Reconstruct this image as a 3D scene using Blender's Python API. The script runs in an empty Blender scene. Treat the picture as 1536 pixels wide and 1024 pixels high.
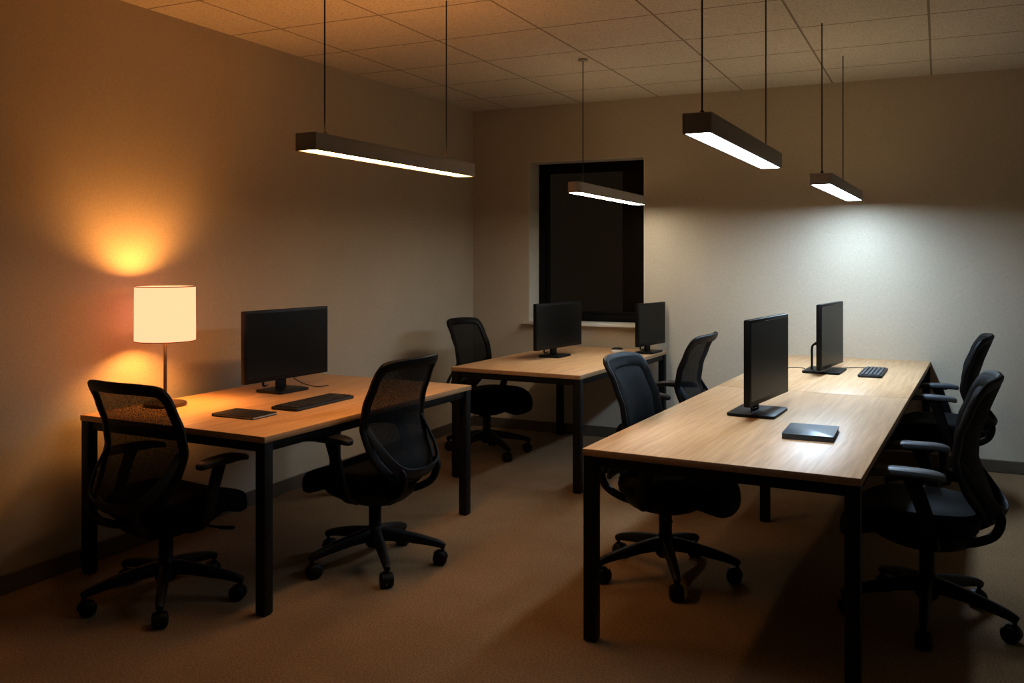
import bpy, bmesh, math, random
from mathutils import Vector, Matrix
random.seed(7)
S = bpy.context.scene
C = S.collection
PI = math.pi
def V(*a): return Vector(a)

# ------------------------------------------------------------------ node materials
def new_mat(name):
    m = bpy.data.materials.new(name); m.use_nodes = True
    nt = m.node_tree; nt.nodes.clear()
    out = nt.nodes.new('ShaderNodeOutputMaterial')
    return m, nt, out
def nd(nt, t, **kw):
    n = nt.nodes.new(t)
    for k, v in kw.items():
        if k in n.inputs: n.inputs[k].default_value = v
        else: setattr(n, k, v)
    return n
def ramp(nt, fac, stops):
    r = nt.nodes.new('ShaderNodeValToRGB'); nt.links.new(fac, r.inputs[0])
    e = r.color_ramp.elements
    while len(e) < len(stops): e.new(.5)
    for q, (p, c) in zip(e, stops):
        q.position = p; q.color = (c[0], c[1], c[2], 1)
    return r.outputs[0]
def coords(nt, scale=(1, 1, 1), rot=(0, 0, 0)):
    tc = nt.nodes.new('ShaderNodeTexCoord'); mp = nt.nodes.new('ShaderNodeMapping')
    mp.inputs['Scale'].default_value = scale; mp.inputs['Rotation'].default_value = rot
    nt.links.new(tc.outputs['Object'], mp.inputs['Vector']); return mp.outputs[0]
def noise(nt, vec, scale, detail=3, rough=.55):
    n = nd(nt, 'ShaderNodeTexNoise', Scale=scale, Detail=detail, Roughness=rough)
    nt.links.new(vec, n.inputs['Vector']); return n.outputs['Fac']
def surf(name, col, rough=.5, var=.12, nscale=60, bump=0., bscale=200, metal=0., spec=.5, sheen=0., cscale=(1, 1, 1)):
    m, nt, out = new_mat(name)
    b = nd(nt, 'ShaderNodeBsdfPrincipled', Roughness=rough, Metallic=metal)
    b.inputs['Specular IOR Level'].default_value = spec
    if sheen: b.inputs['Sheen Weight'].default_value = sheen
    v = coords(nt, cscale)
    f = noise(nt, v, nscale)
    c = ramp(nt, f, [(.25, [x*(1-var) for x in col]), (.75, [min(1, x*(1+var)) for x in col])])
    nt.links.new(c, b.inputs['Base Color'])
    if bump:
        f2 = noise(nt, v, bscale, 2)
        bn = nd(nt, 'ShaderNodeBump', Strength=bump, Distance=.01)
        nt.links.new(f2, bn.inputs['Height']); nt.links.new(bn.outputs[0], b.inputs['Normal'])
    nt.links.new(b.outputs[0], out.inputs[0]); return m
def emis(name, col, strength, facing_only=False):
    m, nt, out = new_mat(name)
    e = nd(nt, 'ShaderNodeEmission', Strength=strength); e.inputs[0].default_value = (*col, 1)
    nt.links.new(e.outputs[0], out.inputs[0]); return m

def wall_material():
    m, nt, out = new_mat('woven_wallcovering')
    b = nd(nt, 'ShaderNodeBsdfPrincipled', Roughness=.9); b.inputs['Specular IOR Level'].default_value = .2
    v1 = coords(nt, (1, 1, .25)); v2 = coords(nt, (.25, .25, 1)); v3 = coords(nt)
    a = noise(nt, v1, 150, 2); c = noise(nt, v2, 150, 2); d = noise(nt, v3, 1.4, 3); fine = noise(nt, v3, 90, 3)
    ad = nd(nt, 'ShaderNodeMath', operation='ADD'); nt.links.new(a, ad.inputs[0]); nt.links.new(c, ad.inputs[1])
    ad2 = nd(nt, 'ShaderNodeMath', operation='ADD'); nt.links.new(ad.outputs[0], ad2.inputs[0]); nt.links.new(fine, ad2.inputs[1])
    dv = nd(nt, 'ShaderNodeMath', operation='DIVIDE'); dv.inputs[1].default_value = 3; nt.links.new(ad2.outputs[0], dv.inputs[0])
    col = ramp(nt, dv.outputs[0], [(.34, (.52, .462, .368)), (.66, (.62, .557, .45))])
    big = ramp(nt, d, [(.3, (.93, .93, .93)), (.7, (1, 1, 1))])
    mx = nd(nt, 'ShaderNodeMix', data_type='RGBA', blend_type='MULTIPLY'); mx.inputs[0].default_value = 1
    nt.links.new(col, mx.inputs[6]); nt.links.new(big, mx.inputs[7]); nt.links.new(mx.outputs[2], b.inputs['Base Color'])
    bn = nd(nt, 'ShaderNodeBump', Strength=.12, Distance=.004)
    nt.links.new(dv.outputs[0], bn.inputs['Height']); nt.links.new(bn.outputs[0], b.inputs['Normal'])
    nt.links.new(b.outputs[0], out.inputs[0]); return m
def carpet_material():
    m, nt, out = new_mat('brown_carpet')
    b = nd(nt, 'ShaderNodeBsdfPrincipled', Roughness=1.); b.inputs['Specular IOR Level'].default_value = .05
    v = coords(nt)
    f = noise(nt, v, 130, 4, .7); g = noise(nt, v, 3, 3)
    c = ramp(nt, f, [(.3, (.155, .102, .058)), (.5, (.255, .171, .098)), (.72, (.37, .26, .158))])
    h = ramp(nt, g, [(.3, (.88, .88, .88)), (.7, (1, 1, 1))])
    mx = nd(nt, 'ShaderNodeMix', data_type='RGBA', blend_type='MULTIPLY'); mx.inputs[0].default_value = 1
    nt.links.new(c, mx.inputs[6]); nt.links.new(h, mx.inputs[7]); nt.links.new(mx.outputs[2], b.inputs['Base Color'])
    bn = nd(nt, 'ShaderNodeBump', Strength=.6, Distance=.006)
    nt.links.new(f, bn.inputs['Height']); nt.links.new(bn.outputs[0], b.inputs['Normal'])
    nt.links.new(b.outputs[0], out.inputs[0]); return m
def ceiling_material(su, ou, sv, ov):
    # suspended ceiling: tiles su x sv metres, joints offset by ou / ov in the slab's own axes
    m, nt, out = new_mat('ceiling_tiles')
    b = nd(nt, 'ShaderNodeBsdfPrincipled', Roughness=.95); b.inputs['Specular IOR Level'].default_value = .1
    tc = nt.nodes.new('ShaderNodeTexCoord'); sp = nt.nodes.new('ShaderNodeSeparateXYZ'); nt.links.new(tc.outputs['Object'], sp.inputs[0])
    ds = []
    for ax, s, o in ((0, su, ou), (1, sv, ov)):
        a = nd(nt, 'ShaderNodeMath', operation='SUBTRACT'); nt.links.new(sp.outputs[ax], a.inputs[0]); a.inputs[1].default_value = o
        w = nd(nt, 'ShaderNodeMath', operation='PINGPONG'); nt.links.new(a.outputs[0], w.inputs[0]); w.inputs[1].default_value = s/2
        ds.append(w.outputs[0])
    mn = nd(nt, 'ShaderNodeMath', operation='MINIMUM'); nt.links.new(ds[0], mn.inputs[0]); nt.links.new(ds[1], mn.inputs[1])
    lt = nd(nt, 'ShaderNodeMath', operation='LESS_THAN'); nt.links.new(mn.outputs[0], lt.inputs[0]); lt.inputs[1].default_value = .006
    v = coords(nt); f = noise(nt, v, 110, 4, .75)
    tile = ramp(nt, f, [(.34, (.42, .385, .33)), (.46, (.66, .62, .55)), (.7, (.74, .70, .62))])
    mx = nd(nt, 'ShaderNodeMix', data_type='RGBA'); nt.links.new(lt.outputs[0], mx.inputs[0])
    nt.links.new(tile, mx.inputs[6]); mx.inputs[7].default_value = (.32, .28, .22, 1)
    nt.links.new(mx.outputs[2], b.inputs['Base Color'])
    sm = nd(nt, 'ShaderNodeMath', operation='SUBTRACT'); nt.links.new(f, sm.inputs[0]); nt.links.new(lt.outputs[0], sm.inputs[1])
    bn = nd(nt, 'ShaderNodeBump', Strength=.4, Distance=.006); nt.links.new(sm.outputs[0], bn.inputs['Height'])
    nt.links.new(bn.outputs[0], b.inputs['Normal'])
    nt.links.new(b.outputs[0], out.inputs[0]); return m
def wood_material(name='light_oak_laminate', k=1.):
    m, nt, out = new_mat(name)
    b = nd(nt, 'ShaderNodeBsdfPrincipled', Roughness=.42); b.inputs['Specular IOR Level'].default_value = .4
    v = coords(nt, (22, 1.1, 22)); f = noise(nt, v, 2.2, 5, .6)
    v2 = coords(nt, (90, 2.2, 90)); g = noise(nt, v2, 2., 2, .5)
    ad = nd(nt, 'ShaderNodeMath', operation='MULTIPLY_ADD'); nt.links.new(g, ad.inputs[0]); ad.inputs[1].default_value = .35; nt.links.new(f, ad.inputs[2])
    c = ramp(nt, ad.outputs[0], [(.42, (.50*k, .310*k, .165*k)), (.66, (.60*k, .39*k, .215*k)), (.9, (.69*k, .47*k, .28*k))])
    nt.links.new(c, b.inputs['Base Color'])
    bn = nd(nt, 'ShaderNodeBump', Strength=.06, Distance=.002); nt.links.new(g, bn.inputs['Height']); nt.links.new(bn.outputs[0], b.inputs['Normal'])
    nt.links.new(b.outputs[0], out.inputs[0]); return m
def mesh_material():
    m, nt, out = new_mat('black_net_fabric')
    b = nd(nt, 'ShaderNodeBsdfPrincipled', Roughness=.7); b.inputs['Base Color'].default_value = (.005, .005, .0055, 1); b.inputs['Specular IOR Level'].default_value = .2
    t = nt.nodes.new('ShaderNodeBsdfTransparent')
    v = coords(nt, (1, .6, 1))
    vo = nd(nt, 'ShaderNodeTexVoronoi', Scale=420); nt.links.new(v, vo.inputs['Vector'])
    holes = ramp(nt, vo.outputs['Distance'], [(.12, (.33, .33, .33)), (.48, (.05, .05, .05))])
    mx = nt.nodes.new('ShaderNodeMixShader'); nt.links.new(holes, mx.inputs[0])
    nt.links.new(b.outputs[0], mx.inputs[1]); nt.links.new(t.outputs[0], mx.inputs[2]); nt.links.new(mx.outputs[0], out.inputs[0]); return m
def glass_material():
    m, nt, out = new_mat('window_glass')
    t = nt.nodes.new('ShaderNodeBsdfTransparent'); t.inputs[0].default_value = (.75, .75, .72, 1)
    g = nd(nt, 'ShaderNodeBsdfGlossy', Roughness=.3)
    n = noise(nt, coords(nt), 2.0); c = ramp(nt, n, [(.3, (.85, .85, .85)), (.7, (1, 1, 1))]); nt.links.new(c, g.inputs[0])
    fr = nd(nt, 'ShaderNodeFresnel', IOR=1.25); mx = nt.nodes.new('ShaderNodeMixShader')
    nt.links.new(fr.outputs[0], mx.inputs[0]); nt.links.new(t.outputs[0], mx.inputs[1]); nt.links.new(g.outputs[0], mx.inputs[2])
    nt.links.new(mx.outputs[0], out.inputs[0]); return m
def shade_material():
    m, nt, out = new_mat('glowing_linen_shade')
    v = coords(nt); f = noise(nt, v, 160, 2)
    tc = nt.nodes.new('ShaderNodeTexCoord'); sp = nt.nodes.new('ShaderNodeSeparateXYZ'); nt.links.new(tc.outputs['Object'], sp.inputs[0])
    tr = nd(nt, 'ShaderNodeBsdfTranslucent'); df = nd(nt, 'ShaderNodeBsdfDiffuse')
    c = ramp(nt, f, [(.3, (.045, .041, .032)), (.7, (.06, .055, .044))])
    nt.links.new(c, tr.inputs[0]); nt.links.new(c, df.inputs[0])
    mx = nt.nodes.new('ShaderNodeMixShader'); mx.inputs[0].default_value = .5
    nt.links.new(df.outputs[0], mx.inputs[1]); nt.links.new(tr.outputs[0], mx.inputs[2])
    e = nd(nt, 'ShaderNodeEmission', Strength=SHADE_GLOW); e.inputs[0].default_value = (1, .345, .20, 1)
    ad = nt.nodes.new('ShaderNodeAddShader'); nt.links.new(mx.outputs[0], ad.inputs[0]); nt.links.new(e.outputs[0], ad.inputs[1])
    nt.links.new(ad.outputs[0], out.inputs[0]); return m

# light levels
WARM = 34.; COOL = 36.; BULB = 140.; SHADE_GLOW = 1.7; FILL_O = 15.; FILL_T = 4.6
M = dict(
    wall=wall_material(), carpet=carpet_material(), wood=wood_material(), net=mesh_material(), glass=glass_material(),
    edge_shaded=wood_material('shaded_oak_edge', .72),  # oak darkened for the side faces, their shade put into the colour
    base=surf('taupe_baseboard', (.115, .092, .066), .6, .1, 8),
    reveal=surf('painted_reveal', (.60, .58, .52), .7, .05, 10, .1, 90),
    black=surf('black_powder_coat', (.006, .006, .0062), .5, .2, 200, .05, 400, spec=.25),
    plastic=surf('black_plastic', (.0045, .0045, .005), .5, .2, 120, .08, 500, spec=.25),
    fabric=surf('black_seat_fabric', (.005, .0052, .0056), .95, .35, 400, .3, 500, spec=.1),
    leather=surf('charcoal_upholstery', (.0045, .006, .008), .7, .2, 250, .2, 350, spec=.18),
    armpad=surf('black_arm_pad', (.010, .0105, .0115), .45, .15, 150, .1, 300, spec=.35),
    armlit=surf('highlit_arm_pad', (.085, .095, .108), .45, .12, 150, .1, 300),  # lighter pad for padded chairs, blue-grey highlight put into the colour
    lumbar=surf('blue_grey_plastic', (.014, .018, .023), .5, .15, 100, spec=.3),
    frame=surf('window_black_metal', (.006, .005, .0045), .6, .15, 40, spec=.15),
    screen=surf('switched_off_screen', (.0055, .0053, .005), .3, .1, 3, spec=.3),
    bezel=surf('monitor_black', (.0045, .0045, .005), .4, .15, 100, spec=.3),
    stand=surf('monitor_stand_black', (.007, .007, .0072), .45, .15, 150, spec=.3),
    housing=surf('grey_aluminium_housing', (.42, .40, .375), .5, .08, 60, .03, 300),
    cable=surf('black_cable', (.012, .012, .012), .5, .1, 50),
    bronze=surf('brushed_bronze', (.17, .115, .07), .38, .12, 120, .05, 300, metal=.8),
    cover=surf('black_notebook_cover', (.02, .018, .016), .5, .2, 120, .15, 300),
    blue=surf('slate_notebook_cover', (.075, .095, .118), .36, .12, 120, .08, 300),
    pages=surf('white_page_block', (.72, .70, .64), .8, .06, 90, cscale=(1, 1, 12)),
    key=surf('black_keys', (.022, .022, .023), .5, .2, 100),
    keytop=surf('grey_key_tops', (.085, .087, .09), .5, .15, 100),
    white=surf('silver_white_plastic', (.72, .72, .7), .35, .05, 60),
    warm=emis('warm_light_panel', (1., .53, .19), WARM), cool=emis('cool_light_panel', (.74, .89, 1.), COOL), cold=emis('cold_light_panel', (.60, .79, 1.), 70.), soft=emis('soft_light_panel', (1., .92, .77), 27.),
    fill_orange=emis('added_orange_fill', (1., .42, .11), FILL_O), fill_tan=emis('added_tan_fill', (1., .73, .43), FILL_T),  # glow of the strips added above the pendants as ceiling fill
    bulb=emis('warm_bulb', (1., .45, .12), BULB), shade=shade_material(),
)

# ------------------------------------------------------------------ mesh helpers
def obj(name, bm, mat, parent=None, smooth=40, loc=(0, 0, 0), rz=0.):
    me = bpy.data.meshes.new(name)
    bmesh.ops.recalc_face_normals(bm, faces=bm.faces[:])
    bm.to_mesh(me); bm.free()
    for m_ in (mat if isinstance(mat, (list, tuple)) else [mat]): me.materials.append(m_)
    if smooth:
        me.shade_smooth()
        me.set_sharp_from_angle(angle=math.radians(smooth))
    o = bpy.data.objects.new(name, me); C.objects.link(o)
    o.location = loc; o.rotation_euler = (0, 0, rz)
    if parent: o.parent = parent
    return o
def thing(name, label, cat, loc=(0, 0, 0), rz=0., group=None):
    o = bpy.data.objects.new(name, None); C.objects.link(o); o.empty_display_size = .1
    o.location = loc; o.rotation_euler = (0, 0, rz)
    o['label'] = label; o['category'] = cat
    if group: o['group'] = group
    return o
def tag(o, label, cat, group=None):
    o['label'] = label; o['category'] = cat
    if group: o['group'] = group
    return o
def box(bm, c, s, bev=0., seg=2, rot=None):
    m = Matrix.Translation(c) @ (rot or Matrix.Identity(4)) @ Matrix.Diagonal((*s, 1))
    r = bmesh.ops.create_cube(bm, size=1, matrix=m)
    if bev:
        es = set(e for v in r['verts'] for e in v.link_edges)
        bmesh.ops.bevel(bm, geom=list(es), offset=bev, segments=seg, affect='EDGES', profile=.5)
def loft(bm, rings, cap=True, close=True, loop=False):
    vs = [[bm.verts.new(p) for p in r] for r in rings]
    n = len(vs[0]); rng = range(len(vs) if loop else len(vs)-1)
    for i in rng:
        a, b = vs[i], vs[(i+1) % len(vs)]
        for j in range(n if close else n-1):
            bm.faces.new((a[j], a[(j+1) % n], b[(j+1) % n], b[j]))
    if cap and not loop:
        bm.faces.new(list(reversed(vs[0]))); bm.faces.new(vs[-1])
    return vs
def sgp(x, p): return math.copysign(abs(x)**p, x)
def sweep(bm, pts, rx, ry, up=V(0, 0, 1), seg=12, closed=False, power=1.):
    pts = [Vector(p) for p in pts]; n = len(pts); rings = []
    for i, p in enumerate(pts):
        a = pts[(i-1) % n] if (closed or i > 0) else p
        b = pts[(i+1) % n] if (closed or i < n-1) else p
        t = (b-a).normalized(); u = up[i] if isinstance(up, list) else up
        sd = t.cross(u).normalized(); nn = sd.cross(t)
        x = rx[i] if isinstance(rx, (list, tuple)) else rx
        y = ry[i] if isinstance(ry, (list, tuple)) else ry
        rings.append([p + sd*x*sgp(math.cos(q), power) + nn*y*sgp(math.sin(q), power) for q in [2*PI*k/seg for k in range(seg)]])
    loft(bm, rings, loop=closed)
def spline(pts, n=8, closed=False):
    pts = [Vector(p) for p in pts]; out = []; N = len(pts)
    g = (lambda i: pts[i % N]) if closed else (lambda i: pts[max(0, min(N-1, i))])
    for i in range(N if closed else N-1):
        a, b, c, d = g(i-1), g(i), g(i+1), g(i+2)
        for k in range(n):
            t = k/n
            out.append(.5*((2*b)+(c-a)*t+(2*a-5*b+4*c-d)*t*t+(3*b-a-3*c+d)*t**3))
    if not closed: out.append(pts[-1])
    return out
def lathe(bm, prof, c=(0, 0, 0), seg=32, cap=True):
    rings = [[V(c[0]+r*math.cos(2*PI*k/seg), c[1]+r*math.sin(2*PI*k/seg), c[2]+z) for k in range(seg)] for r, z in prof]
    loft(bm, rings, cap)
def rrect(w, d, r, n=6):
    pts = []
    for cx, cy, a0 in ((w/2-r, d/2-r, 0), (-w/2+r, d/2-r, 90), (-w/2+r, -d/2+r, 180), (w/2-r, -d/2+r, 270)):
        for k in range(n+1):
            a = math.radians(a0+90*k/n); pts.append((cx+r*math.cos(a), cy+r*math.sin(a)))
    return pts
def slab(bm, w, d, h, r=.01, e=.002, c=(0, 0, 0)):
    rings = []
    for z, o in ((0, e), (e, 0), (h-e, 0), (h-e*.3, e*.3), (h, e)):
        rings.append([V(c[0]+x, c[1]+y, c[2]+z) for x, y in rrect(w-2*o, d-2*o, max(r-o, .0005))])
    loft(bm, rings)
def BM(): return bmesh.new()

# ------------------------------------------------------------------ the room
ANG = math.radians(25.4)
CX, CY, H = -.3415, 7.914, 2.76
U = V(math.cos(ANG), -math.sin(ANG), 0); W = V(math.sin(ANG), math.cos(ANG), 0)
def room(u, v, z=0): return V(CX, CY, 0) + U*u + W*v + V(0, 0, z)    # u along the back wall, v depth (0 at back wall, negative towards viewer)
RW, RD = 5.6, 9.0
def struct(name, bm, mat, parent=None, smooth=30):
    o = obj(name, bm, mat, parent, smooth, loc=(0, 0, 0) if parent else (CX, CY, 0), rz=0 if parent else -ANG)
    if not parent: o['kind'] = 'structure'
    return o
b = BM(); box(b, (RW/2, -RD/2, -.05), (RW+.3, RD+.3, .1)); struct('floor', b, M['carpet'])
b = BM(); box(b, (RW/2, -RD/2, H+.05), (RW+.3, RD+.3, .1)); struct('ceiling', b, ceiling_material(.66, .355, .615, -.53))
b = BM(); box(b, (-.075, -RD/2, H/2), (.15, RD+.3, H)); struct('wall_left', b, M['wall'])
b = BM(); box(b, (RW+.075, -RD/2, H/2), (.15, RD+.3, H)); struct('wall_right', b, M['wall'])
# back wall with the window opening
WU0, WU1, WZ0, WZ1, WD = .535, 1.56, .925, 2.29, .215
b = BM()
box(b, (WU0/2, .15, H/2), (WU0, .3, H)); box(b, ((WU1+RW)/2, .15, H/2), (RW-WU1, .3, H))
box(b, ((WU0+WU1)/2, .15, WZ0/2), (WU1-WU0, .3, WZ0)); box(b, ((WU0+WU1)/2, .15, (WZ1+H)/2), (WU1-WU0, .3, H-WZ1))
bmesh.ops.remove_doubles(b, verts=b.verts[:], dist=1e-5)
struct('wall_back', b, M['wall'], smooth=0)
for nm, c, s in (('baseboard_left', (.006, -RD/2, .043), (.012, RD, .086)), ('baseboard_back', (RW/2, -.006, .043), (RW, .012, .086))):
    b = BM(); box(b, c, s, .004, 1); struct(nm, b, M['base'])
# window
win = bpy.data.objects.new('window_1', None); C.objects.link(win); win.location = (CX, CY, 0); win.rotation_euler = (0, 0, -ANG); win['kind'] = 'structure'
b = BM()
wc, ww, wh, wz = (WU0+WU1)/2, WU1-WU0, WZ1-WZ0, (WZ0+WZ1)/2
e = .006
for c, s in (((WU0+e/2, WD/2, wz), (e, WD, wh)), ((WU1-e/2, WD/2, wz), (e, WD, wh)), ((wc, WD/2, WZ1-e/2), (ww, WD, e))): box(b, c, s)
struct('reveal_lining', b, M['reveal'], win)
b = BM(); box(b, (wc-.01, WD/2-.03, WZ0-.006), (ww+.05, WD+.06, .024), .004); struct('sill', b, M['reveal'], win)
def frame_ring(u0, u1, z0, z1, y, t, d):
    b = BM()
    box(b, (u0+t/2, y, (z0+z1)/2), (t, d, z1-z0), .004); box(b, (u1-t/2, y, (z0+z1)/2), (t, d, z1-z0), .004)
    box(b, ((u0+u1)/2, y, z0+t/2), (u1-u0-2*t, d, t), .004); box(b, ((u0+u1)/2, y, z1-t/2), (u1-u0-2*t, d, t), .004)
    return b
fu0, fu1, fz0, fz1 = WU0+e, WU1-e, WZ0+.006, WZ1-e
struct('window_frame', frame_ring(fu0, fu1, fz0, fz1, WD+.02, .055, .06), M['frame'], win)
struct('sash', frame_ring(fu0+.05, fu1-.05, fz0+.05, fz1-.05, WD+.035, .032, .04), M['frame'], win)
b = BM(); box(b, ((fu0+fu1)/2, WD+.035, wz), (fu1-fu0-.15, .006, fz1-fz0-.15)); struct('pane', b, M['glass'], win)
b = BM(); box(b, ((fu1-.08+1.285)/2, WD+.06, wz), (fu1-.08-1.285, .01, fz1-fz0-.15)); struct('dark_strip', b, M['frame'], win)  # dark upright strip at the right side of the pane

# ------------------------------------------------------------------ desks
TH = .74; TT = .027; LG = .05
def desk(name, label, x, y, deg, w, l, tops=1, mid=None, inset=0., group='oak desks on black steel frames'):
    """local x = across, local y = along; origin under the near left corner"""
    t = thing(name, label, 'desk', (x, y, 0), -math.radians(deg), group)
    for k in range(tops):
        L0, L1 = l*k/tops, l*(k+1)/tops
        g = .0032 if tops > 1 else 0
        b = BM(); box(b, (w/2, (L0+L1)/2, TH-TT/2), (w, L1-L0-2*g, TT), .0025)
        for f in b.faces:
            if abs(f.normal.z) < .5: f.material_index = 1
        obj('tabletop', b, [M['wood'], M['edge_shaded']], t, 30)
    z1 = TH-TT; rh = .04; rz = z1-rh/2-.0005; ins = .004
    lx = (ins+LG/2, w-ins-LG/2); ly = (ins+LG/2, l-ins-LG/2)
    for X in lx:
        b = BM(); box(b, (X, l/2, rz), (.03, l-2*ins-2*LG, rh), .002); obj('rail', b, M['black'], t)
    ends = list(ly) + ([l/2] if mid else [])
    for Y in ends:
        b = BM(); box(b, (w/2, Y, rz), (w-2*ins-2*LG+ (.04 if Y == l/2 else 0), .03, rh), .002); obj('rail', b, M['black'], t)
    legs = [(X, Y) for X in lx for Y in ly] + ([(mid, l/2), (w-mid, l/2)] if mid else [])
    for X, Y in legs:
        if inset and X == lx[0] and Y == ly[1]: X += inset
        zt = z1-.0005 if Y != l/2 else z1-rh-.0005
        b = BM(); box(b, (X, Y, (zt+.004)/2+.002), (LG, LG, zt-.004), .0025)
        box(b, (X, Y, .003), (LG*.8, LG*.8, .006)); obj('leg', b, M['black'], t)
    return t
def on_desk(D, s, l, z=TH):
    x, y, dg = D; a = math.radians(dg)
    return (x+math.cos(a)*s+math.sin(a)*l, y-math.sin(a)*s+math.cos(a)*l, z)
DL = (-2.014, 4.191, 27.4); DR = (.268, 3.451, 28.1); DM = (-.41, 6.03, 28.0)
desk('office_desk', 'oak topped desk along the left wall carrying the glowing table lamp', *DL, 1.131, 1.69, inset=.14)
desk('bench_desk', 'long double desk at the right with a seam across its oak top', *DR, 1.007, 3.86, 2, .27)
desk('office_desk', 'oak topped desk under the dark window carrying two monitors and a mouse', *DM, .945, 1.70)

# ------------------------------------------------------------------ office chairs
def back_y(h):      # side profile of the backrest, negative = rearwards
    k = [(.44, -.232), (.50, -.222), (.60, -.180), (.70, -.15), (.80, -.163), (.90, -.20), (1.02, -.255)]
    for (a, ya), (c, yc) in zip(k, k[1:]):
        if h <= c:
            t = (h-a)/(c-a); t = t*t*(3-2*t)*.35+t*.65
            return ya+(yc-ya)*t
    return k[-1][1]
def back_pt(x, h, off=0.):
    y = back_y(h)+.055*(x/.23)**2
    d = (back_y(h+.01)-back_y(h-.01))/.02
    n = V(0, 1, -d).normalized()
    return V(x, y-.015, h)+n*off
TOP = .988
OUTL = [(0, .462), (.10, .465), (.165, .480), (.206, .525), (.228, .60), (.235, .68), (.234, .76), (.229, .85), (.224, .92), (.217, .957), (.197, .979), (.11, .987), (0, .988)]
def outline(scale=1., n=5):
    half = [(x, h) for x, h in OUTL]
    full = half + [(-x, h) for x, h in reversed(half[1:-1])]
    cy = .725
    pts = spline([V(x*scale, cy+(h-cy)*(1-(1-scale)*.85), 0) for x, h in full], n, True)
    return [(p.x, p.y) for p in pts]
def half_width(h):
    if h <= OUTL[1][1]: return OUTL[1][0]
    for (xa, a), (xb, c) in zip(OUTL[1:], OUTL[2:]):
        if a <= h <= c and c > a: return xa+(xb-xa)*(h-a)/(c-a)
    return .08
def superring(cx, cy, hx, hy, z, n=3.2, seg=44):
    return [V(cx+hx*sgp(math.cos(2*PI*k/seg), 2/n), cy+hy*sgp(math.sin(2*PI*k/seg), 2/n), z) for k in range(seg)]
def seat_bm():
    bm = BM(); rings = []
    for z, s in ((.380, .78), (.385, .92), (.402, .985), (.430, 1.), (.460, .985), (.474, .95), (.481, .86), (.485, .68), (.487, .42), (.488, .12)):
        rings.append(superring(0, .068, .247*s, .262*s, z))
    for r in rings:
        for p in r:
            if p.y > .10: p.z -= .055*((p.y-.10)/.2)**2
            p.z += .018*(p.x/.25)**2
    loft(bm, rings); return bm
def shell_bm():
    bm = BM()
    rings = [superring(0, y, hx, hy, z, 2.6, 32) for z, hx, hy, y in ((.300, .05, .06, 0), (.305, .09, .10, 0), (.322, .13, .145, .0), (.345, .17, .18, .01), (.368, .20, .20, .02), (.388, .21, .205, .03))]
    loft(bm, rings); box(bm, (0, -.02, .33), (.10, .2, .05), .012); return bm
def frame_bm():
    bm = BM(); pts = outline(); P = []; N = []
    for x, h in pts:
        P.append(back_pt(x, h)); d = (back_y(h+.01)-back_y(h-.01))/.02; N.append(V(-.11*x/.23/.23, 1, -d).normalized())
    w = [.021 + .007*max(0, min(1, (h-.93)/.06)) for x, h in pts]
    sweep(bm, P, w, .013, N, 10, True, .75); return bm
def net_bm(off=0.):
    bm = BM(); rows = []; nx = 16; hs = [.468+(.984-.468)*k/26 for k in range(27)]
    for h in hs:
        w = half_width(h); rows.append([back_pt(w*(2*i/nx-1), h, off) for i in range(nx+1)])
    loft(bm, rows, False, False); return bm
def pad_bm():
    """padded panel filling the back frame, front and rear skins with a stitched inner field"""
    bm = BM(); N = len(outline())
    fr = [(1.0, .004), (1.0, .014), (.97, .020), (.83, .022), (.80, .016), (.77, .022), (.5, .027), (.2, .029), (.02, .030)]
    rings = []
    for s, o in [(.02, -.018), (.5, -.018), (.96, -.014), (1.0, -.006)]+fr:
        rings.append([back_pt(x, h, o) for x, h in outline(s)])
    loft(bm, rings); return bm
def lumbar_bm():
    bm = BM()      # wide band looping behind the lower back from side to side
    h = [(.222, -.118, .70), (.216, -.165, .63), (.196, -.215, .56), (.155, -.252, .508), (.085, -.272, .485), (0, -.278, .48)]
    p = spline(h+[(-x, y, z) for x, y, z in reversed(h[:-1])], 5); n = len(p)
    sweep(bm, p, [.014+.013*math.sin(PI*i/(n-1)) for i in range(n)], .006, [V(-.3*q.x/.2, 1, .5).normalized() for q in p], 10, False, .7); return bm
def spine_bm(s):
    bm = BM()
    p = spline([(.150*s, -.245, .515), (.140*s, -.262, .47), (.128*s, -.235, .405), (.11*s, -.15, .362), (.10*s, -.04, .345)], 5)
    n = len(p); sweep(bm, p, .018, .013, V(1, 0, 0), 10, False, .8); return bm
def arm_bm(s):
    bm = BM()
    p = spline([(.275*s, .045, .636), (.279*s, .03, .60), (.280*s, -.005, .50), (.274*s, -.025, .42), (.240*s, -.03, .37), (.15*s, -.03, .348), (.08*s, -.03, .345)], 6)
    n = len(p); sweep(bm, p, [.031-.006*min(1, i/(n*.5)) for i in range(n)], [.014]*n, V(s, .0, .2), 10, False, .7)
    box(bm, (.275*s, .05, .637), (.055, .13, .012), .005); return bm
def armpad_bm(s):
    bm = BM(); rings = []
    for z, k in ((.640, .90), (.644, .98), (.654, 1.), (.662, .95), (.666, .80), (.6675, .4)):
        r = superring(.275*s, .065, .042*(1-(1-k)*1.2), .145*(1-(1-k)*.4), z, 3.2, 32)
        for p in r:
            p.x += -s*.012*((p.y-.055)/.13); p.z -= .016*max(0, (p.y-.08)/.11)**2+.010*max(0, (-p.y)/.08)**2
        rings.append(r)
    loft(bm, rings); return bm
def column_bm():
    bm = BM()
    lathe(bm, [(.012, .085), (.034, .088), (.045, .10), (.046, .165), (.034, .185), (.030, .195), (.030, .285), (.026, .292), (.019, .294), (.019, .31)], seg=24); return bm
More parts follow.
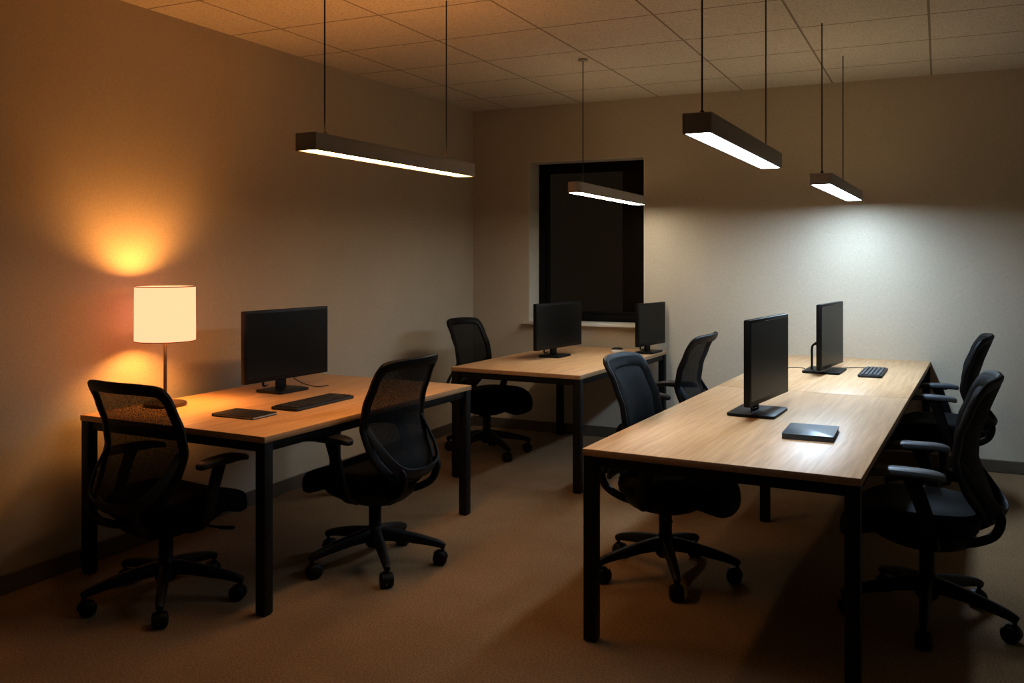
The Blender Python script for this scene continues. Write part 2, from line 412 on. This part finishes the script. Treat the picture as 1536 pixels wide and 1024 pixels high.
def baseleg_bm():
    bm = BM()
    sweep(bm, spline([(.025, 0, .150), (.12, 0, .140), (.22, 0, .122), (.30, 0, .103), (.335, 0, .088)], 4), [.026, .026, .025, .025, .024, .023, .022, .022, .021, .020, .020, .019, .018, .017, .016, .015, .013],
          [.034, .033, .031, .029, .027, .026, .025, .024, .023, .021, .020, .019, .018, .017, .016, .015, .013], V(0, 0, 1), 12, False, .7); return bm
def caster_bm():
    bm = BM(); sweep(bm, [(.325, 0, .055), (.325, 0, .1)], .008, .008, V(1, 0, 0), 10)
    R = .034
    for s in (-1, 1):
        prof = [(.008, .004), (R-.004, .005), (R, .009), (R, .022), (R-.006, .029), (R*.4, .032), (.004, .032)]
        rings = [[V(.312+r*math.cos(2*PI*k/24), s*z, R+r*math.sin(2*PI*k/24)) for k in range(24)] for r, z in prof]; loft(bm, rings)
    rings = [[V(.312+r*math.cos(a), y, R+r*math.sin(a)) for a in [math.radians(-5+190*k/12) for k in range(13)] for r in (R+.004,)] for y in (-.012, .012)]
    loft(bm, rings, False, False); return bm
def lever_bm():
    bm = BM(); sweep(bm, spline([(.10, .06, .345), (.19, .07, .342), (.235, .085, .338)], 4), .006, .006, V(0, 0, 1), 8)
    box(bm, (.262, .098, .337), (.065, .03, .010), .004, rot=Matrix.Rotation(.4, 4, 'Z')); return bm
CHG = 'black office chairs around the desks'
def make_chair(name, label, padded):
    t = thing(name, label, 'chair', group=CHG)
    obj('seat', seat_bm(), M['leather' if padded else 'fabric'], t); obj('seat_shell', shell_bm(), M['plastic'], t)
    obj('back_frame', frame_bm(), M['plastic'], t)
    if padded: obj('back_cushion', pad_bm(), M['leather'], t)
    else:
        obj('back_net', net_bm(), M['net'], t)
    obj('lumbar_support', lumbar_bm(), M['plastic' if padded else 'lumbar'], t)
    for s in (-1, 1):
        obj('back_support', spine_bm(s), M['plastic'], t)
        a = obj('armrest', arm_bm(s), M['plastic'], t); obj('arm_pad', armpad_bm(s), M['armlit' if padded else 'armpad'], a)
    obj('gas_column', column_bm(), M['black'], t)
    lm = baseleg_bm(); cm = caster_bm(); l0 = obj('base_leg', lm, M['plastic'], t); c0 = obj('caster', cm, M['plastic'], l0)
    for k in range(1, 5):
        l = l0.copy(); C.objects.link(l); l.parent = t
        c = c0.copy(); C.objects.link(c); c.parent = l
    obj('tilt_lever', lever_bm(), M['plastic'], t)
    return t
def place(t, x, y, face, star):
    """face / star are world angles of the seat front and of one base leg"""
    t.location = (x, y, 0); rz = math.radians(face-90); t.rotation_euler = (0, 0, rz); k = 0
    for c in t.children:
        if c.name.startswith('base_leg'):
            c.rotation_euler = (0, 0, math.radians(star+72*k)-rz); k += 1
def dup(root, label):
    r = root.copy(); C.objects.link(r); r['label'] = label; r.scale = (1, 1, 1)
    for ch in root.children:
        c = ch.copy(); C.objects.link(c); c.parent = r
        for g in ch.children:
            d = g.copy(); C.objects.link(d); d.parent = c
    return r
net0 = make_chair('office_chair', 'black mesh-back swivel chair at the near end of the lamp desk, below the lamp', False)
pad0 = make_chair('office_chair', 'black swivel chair with padded back tucked under the left side of the double desk', True)
place(net0, -1.492, 3.875, 61, -1); net0.scale = (1, 1, .955)
place(dup(net0, 'black mesh-back swivel chair facing the blank monitor and keyboard on the lamp desk'), -.657, 4.314, 152.6, 0)
place(dup(net0, 'black mesh-back swivel chair by the room corner, left of the desk under the window'), -.19, 6.75, -27.4, 12)
place(dup(net0, 'black mesh-back swivel chair between the window desk and the double desk'), .995, 5.60, 152.6, 10)
place(pad0, .712, 4.172, -27.4, -19)
place(dup(pad0, 'black padded swivel chair nearest the viewer, right of the double desk'), 1.69, 3.66, 152.6, 27)
place(dup(pad0, 'black padded swivel chair at the far right of the double desk, near the back wall'), 2.64, 5.50, 152.6, 20)

# ------------------------------------------------------------------ monitors
MG = 'switched-off monitors on the desks'
def monitor(label, x, y, deg, w, z0, z1, basedeg, bw, bd, fwd=.045, neck='post'):
    """deg: direction of the panel's long axis from the view depth axis; local +x = screen side, +y = along the panel"""
    t = thing('monitor', label, 'monitor', (x, y, TH), -math.radians(deg), MG)
    h = z1-z0; zc = (z0+z1)/2-TH; th = .03
    b = BM(); box(b, (fwd-th/2, 0, zc), (th, w, h), .005)
    box(b, (fwd-th-.008, 0, zc-.01), (.02, w*.6, h*.55), .008); obj('monitor_case', b, M['bezel'], t)
    b = BM(); box(b, (fwd+.0008, 0, zc+.004), (.0016, w-.026, h-.036), .0006, 1); obj('screen', b, M['screen'], t)
    br = math.radians(deg-basedeg)
    b = BM(); slab(b, bd, bw, .014, .02, .003); o = obj('stand_base', b, M['stand'], t, rz=br)
    b = BM()
    if neck == 'post':
        box(b, (-.002-.012, 0, (z0-TH+.06)/2+.007), (.022, .065, z0-TH+.06-.014), .004)
        obj('stand_neck', b, M['stand'], t)
        b = BM(); hp = spline([(fwd-.03, -w*.22, z0-TH+.03), (fwd-.045, -w*.22, z0-TH+.028), (fwd-.05, -w*.22, z0-TH+.005), (fwd-.05, -w*.22, z0-TH-.022), (fwd-.04, -w*.22, z0-TH-.03), (fwd-.02, -w*.22, z0-TH-.022)], 4)
        sweep(b, hp, .004, .009, V(0, 1, 0), 8); obj('cable_hook', b, M['stand'], t)
    else:
        p = spline([(-.075, -.02, .010), (-.075, -.02, .09), (-.074, -.02, .15), (-.062, -.02, .172), (-.035, -.015, .180), (fwd-.03, 0, .180)], 5)
        sweep(b, p, .014, .006, V(1, 0, .01), 10, False, .7); obj('stand_arm', b, M['stand'], t)
    return t
monitor('blank black monitor on the lamp desk, behind its keyboard', -1.262, 4.947, 30, .635, .812, 1.193, 30, .23, .19)
monitor('blank black monitor on the window desk, overlapping the left part of the dark window', .318, 6.67, 35.5, .62, .808, 1.142, 30, .22, .17)
mx3 = on_desk(DM, .868, 1.49)
monitor('blank black monitor at the far right corner of the window desk, beside the mouse', mx3[0], mx3[1], 36, .45, .80, 1.125, 29, .24, .15, .03)
monitor('blank black monitor on the near half of the double desk, behind the thick slate notebook', 1.160, 4.245, 33.5, .575, .808, 1.195, 29, .30, .22, .06)
monitor('blank black monitor on the far half of the double desk, on a bent arm stand', 2.013, 5.79, 33.5, .56, .775, 1.183, 29, .30, .23, .05, 'arm')

# ------------------------------------------------------------------ things on the desks
def keyboard(label, x, y, deg, w, l, top):
    t = thing('keyboard', label, 'keyboard', (x, y, TH), -math.radians(deg), 'keyboards on the desks')
    b = BM(); slab(b, w, l, .014, .018, .003); obj('keyboard_case', b, M['key'], t)
    n = 5; pw = (w-.026)/n
    for i in range(n):
        b = BM(); X = -w/2+.013+pw*(i+.5); m = 15; pl = (l-.03)/m
        for j in range(m):
            if i == 4 and 4 <= j <= 9:
                if j == 4: box(b, (X, -l/2+.015+pl*7, .0165), (pw*.76, pl*5.8, .006), .0015, 1)
                continue
            box(b, (X, -l/2+.015+pl*(j+.5), .0165), (pw*.76, pl*.84, .006), .0015, 1)
        obj('key_row', b, top, t)
    return t
keyboard('black keyboard on the lamp desk in front of the blank monitor', -.994, 4.517, 25.5, .165, .47, M['key'])
keyboard('black keyboard with grey key rows at the far end of the double desk', 2.285, 5.69, 27, .14, .46, M['keytop'])
def notebook(label, x, y, deg, w, l, h, cover):
    t = thing('notebook', label, 'notebook', (x, y, TH), -math.radians(deg), 'closed notebooks on the desks')
    b = BM(); slab(b, w, l, .003, .008, .0008); slab(b, w, l, .003, .008, .0008, (0, 0, h-.003))
    box(b, (0, l/2-.003 if False else -l/2+.004, h/2), (w-.004, .006, h-.004), .001); obj('cover', b, cover, t)
    b = BM(); box(b, (0, .002, h/2), (w-.010, l-.012, h-.0062)); obj('page_block', b, M['pages'] if cover is M['cover'] else M['cover'], t)
    return t
notebook('thin black notebook with pale page edges on the lamp desk, near its front corner', -1.243, 4.178, 25.5+90, .165, .25, .013, M['cover'])
notebook('thick slate-topped black notebook lying on the near half of the double desk', 1.236, 3.715, 25, .20, .26, .022, M['blue'])
mm = on_desk(DM, .64, 1.42)
t = thing('computer_mouse', 'small black and silver mouse on the desk under the window', 'mouse', (mm[0], mm[1], TH), -math.radians(28+55))
b = BM(); loft(b, [superring(0, 0, .033*s, .056*s, z, 2.4, 28) for z, s in ((0, .93), (.004, 1.), (.016, 1.), (.021, .95))]); obj('mouse_base', b, M['white'], t)
b = BM(); loft(b, [superring(0, -.004, .033*s, .054*s, z, 2.3, 28) for z, s in ((.020, .90), (.026, .84), (.032, .62), (.035, .35), (.036, .05))]); obj('mouse_shell', b, M['bezel'], t)
def cable(label, pts, r=.0025):
    b = BM(); sweep(b, spline(pts, 8), r, r, V(.13, .21, .97), 8)
    return tag(obj('cable', b, M['cable']), label, 'cable')
z = TH+.0035
cable('thin black cable curling across the desk from the bent arm monitor', [(1.50, 5.02+.05, z), (1.585, 5.28, z), (1.66, 5.50, z+.015), (1.75, 5.70, z+.03), (1.845, 5.80, z+.02), (1.90, 5.835, z+.011)])
cable('thin black cable joining the far keyboard to the monitor stand', [(2.15, 5.93, z), (2.24, 5.955, z), (2.325, 5.96, z), (2.375, 5.915, z)])
cable('thin black cable trailing behind the stand of the lamp desk monitor', [(-1.235, 5.01, TH+.09), (-1.215, 5.05, TH+.05), (-1.16, 5.05, TH+.022), (-1.10, 5.085, z), (-1.05, 5.14, z)])
cable('thin cable hanging beneath the far end of the lamp desk', [(-.62, 5.57, TH-TT-.01), (-.60, 5.55, .62), (-.63, 5.60, .54), (-.70, 5.70, .48), (-.72, 5.76, .40)], .003)
# table lamp
LX, LY = -1.72, 4.46
t = thing('table_lamp', 'glowing table lamp with a cream drum shade on the desk by the left wall', 'lamp', (LX, LY, TH))
b = BM(); lathe(b, [(.02, 0), (.098, 0), (.102, .003), (.102, .012), (.098, .016), (.04, .018), (.012, .021)], seg=48); obj('lamp_base', b, M['bronze'], t)
b = BM(); lathe(b, [(.0085, .016), (.0085, .39), (.006, .395)], seg=20); obj('pole', b, M['bronze'], t)
b = BM(); z0, z1, R = .322, .590, .144
lathe(b, [(R, z0), (R-.001, z1), (R-.004, z1), (R-.003, z0), (R, z0)], seg=64, cap=False); obj('lamp_shade', b, M['shade'], t)
b = BM()
for zz in (z0, z1):
    sweep(b, [(math.cos(a)*(R-.001), math.sin(a)*(R-.001), zz) for a in [2*PI*k/64 for k in range(64)]], .0022, .0022, V(0, 0, 1), 8, True)
for k in range(3):
    a = 2*PI*k/3+.4; sweep(b, [(0, 0, .385), (math.cos(a)*.095, math.sin(a)*.095, .40), (math.cos(a)*(R-.004), math.sin(a)*(R-.004), .575)], .0015, .0015, V(.2, .1, 1), 6)
obj('shade_ring', b, M['bronze'], t)
b = BM(); lathe(b, [(.004, .395), (.014, .397), (.022, .402), (.052, .418), (.068, .445), (.070, .462), (.064, .490), (.045, .515), (.022, .527), (.003, .530)], seg=24); obj('bulb', b, M['bulb'], t)

# ------------------------------------------------------------------ pendant lights
def added_uplight(b, w, L, h, m, t):  # added glowing strip, unseen from the camera, to brighten the ceiling
    box(b, (0, L/2, h+.0008), (w*.55, L-.12, .0016)); obj('added_glow_strip', b, m, t)
def pendant(name, label, x0, y0, x1, y1, zb, w, h, mat, cables, rnd=0., canopy=False):
    """near end (x0,y0) to far end (x1,y1), zb = underside height, cables = distances from the near end"""
    d = V(x1-x0, y1-y0, 0); L = d.length; rz = math.atan2(-d.x, d.y)
    t = thing(name, label, 'pendant light', (x0, y0, zb), rz, 'slim bar pendant lights')
    b = BM(); r = max(rnd, .003)
    if rnd:
        ring = lambda o, z: [V(x, y+L/2, z) for x, y in rrect(w-2*o, L-2*o, r-o*.5, 8)]
        loft(b, [ring(.008, .004), ring(.008, 0), ring(0, 0), ring(0, h-.004), ring(.004, h)])
    else:
        box(b, (0, L/2, h-.006), (w, L, .012), .0015)
        for s in (-1, 1):
            box(b, (s*(w/2-.004), L/2, h/2-.004), (.008, L, h-.008), .0012); box(b, (0, L/2+s*(L/2-.004), h/2-.004), (w-.016, .008, h-.008), .0012)
    obj('housing', b, M['housing'], t)
    b = BM()
    if rnd:
        pts = rrect(w-.018, L-.018, r-.006, 8)
        loft(b, [[V(x, y+L/2, z) for x, y in pts] for z in (-.001, .003)])
    else: box(b, (0, L/2, .006), (w-.018, L-.018, .004))
    obj('diffuser', b, mat, t)
    added_uplight(BM(), w, L, h, M['fill_orange' if mat is M['warm'] else 'fill_tan'], t)
    for c in cables:
        b = BM(); sweep(b, [(0, c, h-.002), (0, c, H-zb)], .0032, .0032, V(0, 1, 0), 8)
        lathe(b, [(.008, h-.001), (.008, h+.012), (.004, h+.018)], (0, c, 0), 12); o = obj('suspension_cable', b, M['cable'], t)
        if canopy:
            b = BM(); lathe(b, [(.004, H-zb-.018), (.03, H-zb-.014), (.033, H-zb-.002), (.03, H-zb-.0005)], (0, c, 0), 20); obj('ceiling_canopy', b, M['housing'], t)
    return t
pendant('pendant_light', 'warm orange bar pendant hanging over the lamp desk', -.808, 3.52, -.238, 4.70, 1.893, .10, .07, M['warm'], (.12, 1.10))
pendant('pendant_light', 'cool white bar pendant hanging nearest over the double desk', .625, 3.04, 1.225, 4.25, 1.893, .10, .07, M['cool'], (.07, 1.22))
pendant('pendant_light', 'cool white bar pendant farthest right, close to the back wall', 1.68, 4.895, 2.392, 6.285, 1.870, .115, .063, M['cold'], (.05, .95))
pendant('pendant_light', 'cool white bar pendant with rounded ends in front of the window', .385, 5.66, 1.005, 7.02, 1.883, .095, .068, M['soft'], (.18,), .04, True)

# ------------------------------------------------------------------ world, camera, colour
w = bpy.data.worlds.new('night'); S.world = w; w.use_nodes = True
bg = w.node_tree.nodes['Background']; bg.inputs[0].default_value = (1., .72, .42, 1); bg.inputs[1].default_value = .014
cam = bpy.data.cameras.new('camera'); co = bpy.data.objects.new('camera', cam); C.objects.link(co)
co.location = (0, 0, 1.472); co.rotation_euler = (PI/2, 0, 0)
cam.sensor_width = 36; cam.sensor_fit = 'HORIZONTAL'; cam.lens = 36*1348.6/1536
cam.shift_y = -(512-386.4)/1536; cam.clip_start = .05
S.camera = co
S.view_settings.view_transform = 'Standard'; S.view_settings.look = 'None'; S.view_settings.exposure = .36; S.view_settings.gamma = .82
